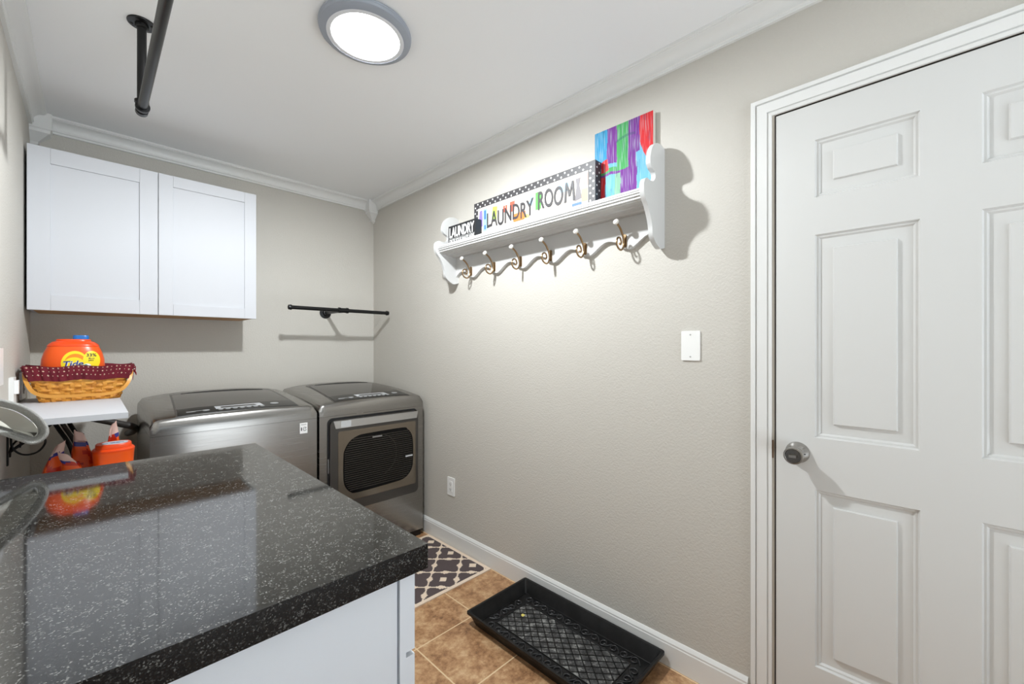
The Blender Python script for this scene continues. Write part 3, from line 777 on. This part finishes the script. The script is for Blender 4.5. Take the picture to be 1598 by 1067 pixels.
# ------------------------------------------------------------------ basket
bkx, bky = -.0250, 2.675
def srect(cx, cy, rx, ry, e, n, z):
    out = []
    for k in range(n):
        t = 2*PI*k/n; c, s = math.cos(t), math.sin(t)
        out.append((cx+rx*math.copysign(abs(c)**(2/e), c), cy+ry*math.copysign(abs(s)**(2/e), s), z))
    return out
bs = thing('wicker_basket', (bkx, bky, sz), 'honey wood splint basket with maroon printed liner on the white shelf', 'basket')
def bprof(v): return (.1195+.036*v, .090+.022*v)       # half width, half depth at height fraction v
BH = .128
def bpoint(u, v, off=0.0, e=7):
    rx, ry = bprof(v); rx += off; ry += off
    # even spacing round a rounded rectangle
    per = 2*(rx+ry)*2; d = (u % 1)*per
    segs = [(2*rx, (-1, -1), (1, 0)), (2*ry, (1, -1), (0, 1)), (2*rx, (1, 1), (-1, 0)), (2*ry, (-1, 1), (0, -1))]
    for ln, st_, dr in segs:
        if d <= ln:
            x, y = st_[0]*rx+dr[0]*d, st_[1]*ry+dr[1]*d; break
        d -= ln
    rr = .018
    ax, ay = max(0, abs(x)-(rx-rr)), max(0, abs(y)-(ry-rr))
    if ax > 0 and ay > 0:
        q = math.hypot(ax, ay)
        x = math.copysign(rx-rr+ax/q*rr*min(1, q/rr) if q > rr else abs(x), x); y = math.copysign(ry-rr+ay/q*rr if q > rr else abs(y), y)
    return Vector((bkx+x, bky+y, sz+v*BH))
b = MB(); NC, NR = 30, 9
def weave(u, v):
    r = int(min(NR-1e-6, v*NR)); f = v*NR-r
    o = .0032*math.cos(PI*(u*NC+r)*1.0)*math.sin(PI*f)**.5 + .0022*math.sin(PI*f)**.5
    return bpoint(u, v*.94, o)
b.grid(weave, NC*8, NR*6, wrap=True)
b.grid(lambda u, v: bpoint(u, .93-v*.90, -.006), 60, 4, wrap=True)
b.poly([bpoint(k/60, .02, -.001) for k in range(60)])
b.build('basket_body', M['wicker'], bs, smooth=60)
b = MB()
for k in range(30):
    u0, u1 = (k+.30)/30, (k+.70)/30
    b.loft([[bpoint(u0, v, .0015), bpoint(u1, v, .0015), bpoint(u1, v, .0035 if int(v*9) % 2 == 0 else .0008), bpoint(u0, v, .0035 if int(v*9) % 2 == 0 else .0008)] for v in [j/20 for j in range(19)]])
b.build('upright_splints', M['wicker'], bs, smooth=40)
# folded-over liner
MAR, MAR2, CRM = lin(118, 20, 38), lin(92, 14, 32), lin(232, 205, 180)
def lincol(u, v):
    # little four-petalled sprigs with dots between them
    for zc, sh_ in ((.645, 0), (.47, .5), (.27, .2)):
        a = ((u*40+sh_) % 1-.5)/.030; c = (v-zc)/.045
        d = abs(a)*.30+abs(c)
        if .25 < d < .95 and abs(a) < 6.5 and (abs(abs(a)*.30-abs(c)) > .16 or d < .5): return CRM
        a2 = ((u*40+sh_+.5) % 1-.5)
        if abs(a2) < .055 and abs(c) < .28: return CRM
    return mixc(MAR, MAR2, .5+.5*noise.noise(Vector((u*40, v*3, 0))))
def lfn(u, v):
    # v 0 = outer hem, then up over the rim and down inside
    if v < .72:
        t = v/.72; z = .69+.48*t
        off = .0085+.0025*math.sin(u*2*PI*26)*(1-t)+.0015*math.sin(u*2*PI*47)
    else:
        t = (v-.72)/.28; z = 1.17-.35*t; off = .006-.018*min(1, t*2.2)
    p = bpoint(u, min(z, 1.2), off); p.z = sz+z*BH+.003*math.sin(u*2*PI*9); return p
b = MB(); b.grid(lfn, 900, 70, lincol, wrap=True); b.build('cloth_liner', M['cloth'], bs, smooth=60)
b = MB(); b.col = b.bm.loops.layers.float_color.new('Col')
def ribbon(pts, w_):
    P = smoothpath(pts, 5)
    rings = [[p+Vector((0, 0, w_)), p-Vector((0, 0, w_)), p-Vector((.0015, .0015, w_)), p+Vector((-.0015, -.0015, w_))] for p in P]
    b.loft(rings)
e0 = (.132, 2.60, 1.160)
ribbon([e0, (.145, 2.59, 1.150), (.152, 2.585, 1.135)], .006); ribbon([e0, (.142, 2.60, 1.140), (.140, 2.595, 1.112)], .006); ribbon([e0, (.150, 2.60, 1.166), (.146, 2.598, 1.148), e0], .005)
for f in b.bm.faces:
    for l in f.loops: l[b.col] = MAR
b.build('ribbon_tie', M['cloth'], bs)
hp = [(-.187, 2.645, 1.166), (-.186, 2.60, 1.150), (-.180, 2.566, 1.120), (-.162, 2.553, 1.080), (-.130, 2.550, 1.060), (-.070, 2.550, 1.0535), (0, 2.550, 1.0535), (.055, 2.550, 1.0545), (.100, 2.552, 1.070), (.124, 2.560, 1.105), (.134, 2.585, 1.145), (.137, 2.63, 1.168)]
MB().tube(smoothpath(hp, 6), 1, rect=(.0022, .0062), up=(0, 1, .15)).build('swing_handle', M['wood_handle'], bs, bevel=.0006)

# ------------------------------------------------------------------ big detergent tub in the basket
tbx, tby = -.0490, 2.672
tb = thing('detergent_tub', (tbx, tby, sz+.003), 'large orange detergent tub with blue latch sitting in the basket', 'detergent')
tprof = [(1.0335, .080, .058), (1.038, .088, .064), (1.10, .0975, .072), (1.176, .0985, .073), (1.205, .0965, .071), (1.235, .0895, .066), (1.256, .0815, .060), (1.262, .0790, .058)]
def tub_rx(z):
    for (z0, a0, b0), (z1, a1, b1) in zip(tprof[:-1], tprof[1:]):
        if z <= z1: t = (z-z0)/(z1-z0); return a0+(a1-a0)*t, b0+(b1-b0)*t
    return tprof[-1][1:]
b = MB(); b.loft([srect(tbx, tby, a, c, 2.9, 64, z) for z, a, c in tprof]); b.build('tub_body', M['orange'], tb, smooth=50)
lid = MB().loft([srect(tbx, tby, a, c, 2.9, 64, z) for z, a, c in [(1.2605, .0800, .059), (1.264, .0808, .0595), (1.272, .0755, .056), (1.282, .0640, .048), (1.2845, .0545, .042), (1.2915, .0535, .041), (1.2935, .0510, .039)]]).build('tub_lid', M['orange2'], tb, smooth=40)
MB().loft([srect(tbx+.0215, tby-.005, a, c, 3.2, 32, z) for z, a, c in [(1.2925, .0250, .018), (1.306, .0255, .018), (1.311, .0235, .016)]]).build('lid_latch', M['bluecap'], lid, smooth=40)
def tfn(a, b_, c):                    # a = x offset from the tub's middle, b_ = height, c = out of the surface
    rx, ry = tub_rx(b_); t = min(.999, abs(a)/rx)
    return (tbx+a, tby-ry*(1-t**2.9)**(1/2.9)-.0006-c, b_)
def patch(name, cx, cz, rx, rz, m, c, par, n=40, ring=None):
    b = MB()
    def P(u, v):
        r = v if ring is None else ring+(1-ring)*v
        return tfn(cx+rx*r*math.cos(2*PI*u), cz+rz*r*math.sin(2*PI*u), c)
    b.grid(P, n, 8, wrap=True)
    return b.build(name, m, par, smooth=60)
lab = patch('label', .004, 1.188, .041, .054, M['lab_yellow'], .0002, tb)
patch('label_swirl', .006, 1.190, .033, .040, M['lab_orange'], .0006, lab)
patch('label_disc', .002, 1.181, .033, .034, M['lab_yellow'], .0010, lab)
rl = patch('label', .055, 1.200, .027, .042, M['lab_yellow'], .0014, tb)
b = MB()
for txt, a0, z0, w_, h_, bo in (('33%', .039, 1.217, .031, .014, .02), ('More', .046, 1.206, .018, .0075, .01), ('pacs', .046, 1.196, .015, .0075, .01)):
    b.text(txt, lambda a, q, c, a0=a0, z0=z0: tfn(a0+a, z0+q, .0020+c), w_, h_, .0004, bo)
b.build('lettering', M['ink'], rl, smooth=0)
for off, mm, c in ((.0, 'lab_white', .0016), (1, 'lab_navy', .0022)):
    b = MB(); b.text('Tide', lambda a, q, cc: tfn(-.030+a, 1.1725+q+a*.05, c+cc), .060, .026, .0004, .055 if off == 0 else .018, .2)
    b.build('lettering', M[mm], lab, smooth=0)
patch('label_spot', .041, 1.178, .012, .009, M['lab_white'], .0022, lab); patch('label_spot', .037, 1.178, .006, .006, M['lab_green'], .0027, lab)

# ------------------------------------------------------------------ small tub and pouches on the low shelf
ux, uy = .066, 2.255
tt = thing('detergent_tub', (ux, uy, .745), 'small orange detergent tub below the white shelf behind the counter', 'detergent')
MB().loft([srect(ux, uy, a, c, 3.0, 56, z) for z, a, c in [(.7455, .052, .048), (.752, .056, .052), (.820, .058, .054), (.848, .0595, .055), (.852, .0605, .056), (.856, .060, .0555)]]).build('tub_body', M['orange'], tt, smooth=40)
l2 = MB().loft([srect(ux, uy, a, c, 3.0, 56, z) for z, a, c in [(.8555, .0605, .056), (.862, .0612, .0565), (.866, .0575, .053), (.868, .0525, .048), (.8815, .0515, .047), (.8845, .0490, .0445)]]).build('tub_lid', M['orange2'], tt, smooth=40)
MB().loft([srect(ux+.004, uy, a, c, 2.2, 40, z) for z, a, c in [(.8843, .038, .034), (.8852, .0378, .0338)]]).build('lid_label', M['lab_pale'], l2, smooth=0)
b = MB()
for a0, a1, q0 in ((-.026, -.016, -.006), (-.012, .004, -.002), (.008, .030, .001), (-.008, .018, -.012)):
    b.box(ux+a0, ux+a1, uy+q0, uy+q0+.006, .8851, .8855)
b.build('printed_mark', M['lab_navy'], l2, smooth=0)
OR, OR2, NB, PK, SV = lin(238, 92, 24), lin(196, 44, 18), lin(44, 48, 130), lin(226, 190, 178), lin(160, 160, 158)
def pouch(px, py, wb, db, ht, wt, lean, rz, label, seed, open_=False):
    t = thing('detergent_pouch', (px, py, .745), label, 'detergent', 'detergent pouches behind the counter')
    ca, sa = math.cos(rz), math.sin(rz)
    def P(u, v):
        a = 2*PI*u; c, s = math.cos(a), math.sin(a)
        w_ = wb*(1-v)+wt*v; d_ = db*max(0, 1-v)**.8+(.012 if open_ and v > .8 else .0012)
        x = w_*math.copysign(abs(c)**.6, c); y = d_*math.copysign(abs(s)**.8, s)
        cr = .004*noise.noise(Vector((u*6+seed, v*5, seed)))
        x += lean*v*v+cr; y += cr
        return Vector((px+x*ca-y*sa, py+x*sa+y*ca, .7455+ht*v+.010*v*math.cos(a)*(1 if seed % 2 else -1)))
    def C(u, v):
        n_ = noise.noise(Vector((u*5+seed, v*6, 2)))
        if v > .80+.05*n_: return PK
        if v > .72+.04*n_ and n_ > -.35: return NB
        return OR if n_ > -.1 else OR2
    b = MB(); b.grid(P, 40, 24, C, wrap=True); b.build('pouch_body', M['pouch'], t, smooth=60)
    b = MB(); b.grid(lambda u, v: P(u, .93+.078*v), 40, 2, lambda u, v: PK, wrap=True)
    b.build('pouch_seal', M['pouch'], t, smooth=60)
    return t
pouch(-.098, 2.235, .036, .026, .160, .013, .024, .35, 'orange pouch leaning right with pale torn top, leftmost behind the counter', 1)
pouch(-.034, 2.195, .040, .024, .130, .016, -.034, -.25, 'orange pouch with blue band leaning left, between its two neighbours', 2)
pouch(-.018, 2.315, .044, .022, .185, .014, -.010, .1, 'taller dark red pouch standing behind the two leaning orange ones', 4, True)
pouch(.068, 2.345, .034, .018, .202, .008, 0, -.1, 'pouch with a pointed top peeking up behind the small orange tub', 3)

# ------------------------------------------------------------------ hose coil, cables and drain hose
hc = thing('hose_coil', (L, 1.9, 1.02), 'coil of braided grey hose hung on the left wall over the counter end', 'hose')
path = [(-.207, 1.67, 1.128), (-.1918, 1.7266, 1.1227), (-.1698, 1.7945, 1.1058), (-.1418, 1.843, 1.0838), (-.1161, 1.877, 1.0510), (-.1005, 1.8915, 1.0183), (-.1007, 1.8964, .9944), (-.1163, 1.9012, .9806), (-.1405, 1.906, .9933), (-.169, 1.911, 1.0119), (-.207, 1.911, 1.033)]
sp_ = smoothpath(path, 10)
def outw(i):
    t = (sp_[min(i+1, len(sp_)-1)]-sp_[max(i-1, 0)]).normalized()
    o = t.cross(Vector((0, 1, 0))); o -= t*o.dot(t)
    return o.normalized()
for k in range(4):
    pts = [p+outw(i)*(.007-.0042*k)+Vector((0, -.011+.0075*k, 0)) for i, p in enumerate(sp_)]
    MB().tube(pts, .0056, n=12).build('hose_strand', M['braid'], hc, smooth=60)
b = MB(); rings = []; N_ = len(sp_)-1
for i, p in enumerate(sp_):
    o = outw(i); w_ = .010+.034*math.sin(PI*i/N_)
    q = p-o*.010
    rings.append([q+Vector((0, -.010, 0)), q+Vector((0, .020, 0))-o*w_, q+Vector((0, .021, 0))-o*(w_+.002), q+Vector((0, -.010, 0))-o*.002])
b.loft(rings); b.build('coil_band', M['hosewhite'], hc, smooth=60)

def cable(name, pts, r, m, label, cat='cable', n=10):
    o = MB().tube(smoothpath(pts, 8), r, n=n).build(name, m, smooth=60)
    return tag(o, label, cat)
cable('cable_loop', [(-.200, 2.36, .958), (-.196, 2.33, .900), (-.170, 2.33, .868), (-.135, 2.33, .872), (-.116, 2.33, .905), (-.128, 2.33, .932), (-.160, 2.33, .940), (-.196, 2.345, .905), (-.204, 2.36, .86)], .0032, M['cable'], 'black cable hanging in a loop under the left end of the shelf')
cable('power_cord', [(-.095, 2.60, 1.008), (-.080, 2.58, .972), (-.045, 2.57, .955), (-.012, 2.58, .970), (-.004, 2.60, 1.008)], .0036, M['cable'], 'thin black cord looping below the middle of the shelf')
t = thing('supply_hoses', (-.10, 2.55, .9), 'dark supply hoses slanting down beneath the middle of the shelf', 'hose')
for k in range(3):
    MB().tube(smoothpath([(-.130+.022*k, 2.62, 1.005), (-.098+.020*k, 2.58, .93), (-.055+.018*k, 2.52, .84), (-.030+.014*k, 2.50, .70), (-.03+.012*k, 2.75, .58), (-.03+.03*k, 3.169, .56)], 6), .0075, n=12).build('hose', M['blackmatte'] if k != 1 else M['drain'], t, smooth=60)
cable('drain_hose', [(-.03, 3.00, .915), (.012, 2.98, .899), (.10, 2.965, .865), (.163, 2.955, .838), (.164, 3.06, .80), (.150, 3.15, .78)], .0165, M['drain'], 'grey drain hose running behind the shelf into the washing machine', 'hose', 16)

# ------------------------------------------------------------------ rug
ry0, ry1, rx0, rx1 = 1.737, 2.352, .62, 1.594
DKR, CRE = lin(88, 76, 76), lin(236, 216, 194)
def rugcol(u, v):
    x, y = u*(rx1-rx0), v*(ry1-ry0)
    e = min(x, (rx1-rx0)-x, y, (ry1-ry0)-y)
    if e < .022: return CRE
    p_ = .205
    xx = round(x/.006)*.006; yy = round(y/.006)*.006
    a = (xx+yy*0)/p_; b_ = yy/p_
    f_ = math.cos(2*PI*a)+math.cos(2*PI*b_)
    f2 = f_+.42*math.cos(6*PI*a)*.6+.42*math.cos(6*PI*b_)*.6
    if abs(f2) < .25: return CRE
    # cream diamonds inside every other dark shape
    da = (a % 1)-.5; db_ = (b_ % 1)-.5
    if abs(da)+abs(db_) < .13: return CRE
    if .19 < abs(da)+abs(db_) < .0: return CRE
    return DKR
rg = MB(); rg.box(rx0, rx1, ry0, ry1, 0.0005, .0065)
rg.col = rg.bm.loops.layers.float_color.new('Col')
for f in rg.bm.faces:
    for l in f.loops: l[rg.col] = CRE
rg.grid(lambda u, v: (rx0+u*(rx1-rx0), ry0+v*(ry1-ry0), .0072), 325, 205, rugcol)
tag(rg.build('area_rug', M['rug'], smooth=0), 'cream and charcoal lattice rug in front of the dryer', 'rug')

# ------------------------------------------------------------------ boot tray
tx0, tx1, ty0, ty1, tz = 1.198, 1.592, .722, 1.474, .062
tr = thing('boot_tray', ((tx0+tx1)/2, (ty0+ty1)/2, 0), 'black rubber boot tray with scrolled border beside the baseboard', 'boot tray')
b = MB()
def rr_(o, z): return [(x, y, z) for x, y in rrect(tx0+o, tx1-o, ty0+o, ty1-o, .010, 3)]
b.loft([rr_(.030, .001), rr_(.028, .0015), rr_(.008, tz-.012), rr_(.0, tz-.010), rr_(0, tz), rr_(.010, tz), rr_(.014, tz-.006), rr_(.036, .010)])
b.build('tray_shell', M['rubber'], tr, smooth=30)
ix0, ix1, iy0, iy1 = tx0+.040, tx1-.040, ty0+.040, ty1-.040
b = MB()
z0 = .0102
def bead(pts, r): b.tube(pts, r, n=6)
for o in (0, .058):
    q = [(ix0+o, iy0+o), (ix1-o, iy0+o), (ix1-o, iy1-o), (ix0+o, iy1-o)]
    for k in range(4): bead([(*q[k], z0+.001), (*q[(k+1) % 4], z0+.001)], .0020)
b.build('border_rib', M['rubber'], tr, smooth=60)
b = MB()
def scroll(cx, cy, dx, dy, flip):
    nx_, ny_ = -dy*flip, dx*flip
    P = []
    for k in range(13):
        t = PI*1.9*k/12; r = .0180-.011*k/12
        P.append((cx+dx*(.0+r*math.sin(t))+nx_*(r*math.cos(t)-.001), cy+dy*(r*math.sin(t))+ny_*(r*math.cos(t)-.001), z0+.002))
    lead = [(cx-dx*.030-nx_*.014, cy-dy*.030-ny_*.014, z0+.002), (cx-dx*.018+nx_*.004, cy-dy*.018+ny_*.004, z0+.002)]
    b.tube(smoothpath(lead+P, 2), .0026, n=6)
mid = .029
def run(ax, ay, bx_, by_):
    ln = math.hypot(bx_-ax, by_-ay); n_ = int(ln/.046); dx, dy = (bx_-ax)/ln, (by_-ay)/ln
    for k in range(n_):
        s_ = (k+.5)*ln/n_; scroll(ax+dx*s_, ay+dy*s_, dx, dy, 1 if k % 2 else -1)
run(ix0+mid, iy0+.03, ix0+mid, iy1-.03); run(ix1-mid, iy0+.03, ix1-mid, iy1-.03)
run(ix0+.06, iy0+mid, ix1-.06, iy0+mid); run(ix0+.06, iy1-mid, ix1-.06, iy1-mid)
M['rubber_lit'] = mat('lit_rubber_relief', lin(52, 52, 53), .3)  # scroll relief coloured lighter, as if its tops catch the light
b.build('scroll_border', M['rubber_lit'], tr, smooth=60)
# diamond field: raised crossing ribs over a dusty floor
fx0, fx1, fy0, fy1 = ix0+.060, ix1-.060, iy0+.060, iy1-.060
MB().box(fx0-.001, fx1+.001, fy0-.001, fy1+.001, .006, .0108).build('tray_floor', M['rubber_dusty'], tr, smooth=0)
b = MB(); step = .040
def clip(c, s_):
    # line y - s_*x*k = c clipped to the field
    k = 1.18; pts = []
    for x in (fx0, fx1):
        y = c+s_*k*(x-fx0)
        if fy0 <= y <= fy1: pts.append((x, y))
    for y in (fy0, fy1):
        x = fx0+(y-c)/(s_*k)
        if fx0 < x < fx1: pts.append((x, y))
    return pts[:2] if len(pts) >= 2 else None
for s_ in (1, -1):
    c = fy0-.8
    while c < fy1+.8:
        q = clip(c, s_)
        if q and math.dist(*q) > .01: b.tube([(*q[0], .0112), (*q[1], .0112)], 1, rect=(.0008, .0023), up=(0, 0, 1))
        c += step*1.18
b.build('diamond_ribs', M['rubber'], tr, smooth=0)
t = MB(); t.box(1.408, 1.424, 1.318, 1.334, .0108, .0116); t.box(1.4125, 1.4195, 1.3225, 1.3295, .0115, .0119)
t.build('price_tag', M['art_yellow'], tr, smooth=0)

# ------------------------------------------------------------------ world, camera, view
wd = bpy.data.worlds.new('world'); SC.world = wd; wd.use_nodes = True
# fill through the added opening: dim sky, lower half brightened to lift the ceiling
wn = wd.node_tree; bg = wn.nodes['Background']
wt = wn.nodes.new('ShaderNodeTexCoord'); wx = wn.nodes.new('ShaderNodeSeparateXYZ'); wm = wn.nodes.new('ShaderNodeMapRange')
wm.inputs['From Min'].default_value = -.04; wm.inputs['From Max'].default_value = .04; wm.inputs['To Min'].default_value = FILL_LOW; wm.inputs['To Max'].default_value = SKY
wn.links.new(wt.outputs['Generated'], wx.inputs[0]); wn.links.new(wx.outputs[2], wm.inputs['Value']); wn.links.new(wm.outputs[0], bg.inputs[1])
bg.inputs[0].default_value = (.86, .94, 1.0, 1)
cam = bpy.data.cameras.new('camera'); co = bpy.data.objects.new('camera', cam); COL.objects.link(co)
co.location = (0, 0, 1.26); co.rotation_euler = (PI/2, 0, -math.atan2(799-140, 650))
cam.sensor_fit = 'HORIZONTAL'; cam.sensor_width = 36; cam.lens = 650/1598*36; cam.shift_y = 7.5/1598; cam.clip_start = .02
SC.camera = co
SC.view_settings.view_transform = 'Standard'; SC.view_settings.look = 'None'
SC.view_settings.gamma = 1; SC.view_settings.use_curve_mapping = False; SC.view_settings.exposure = 0.25
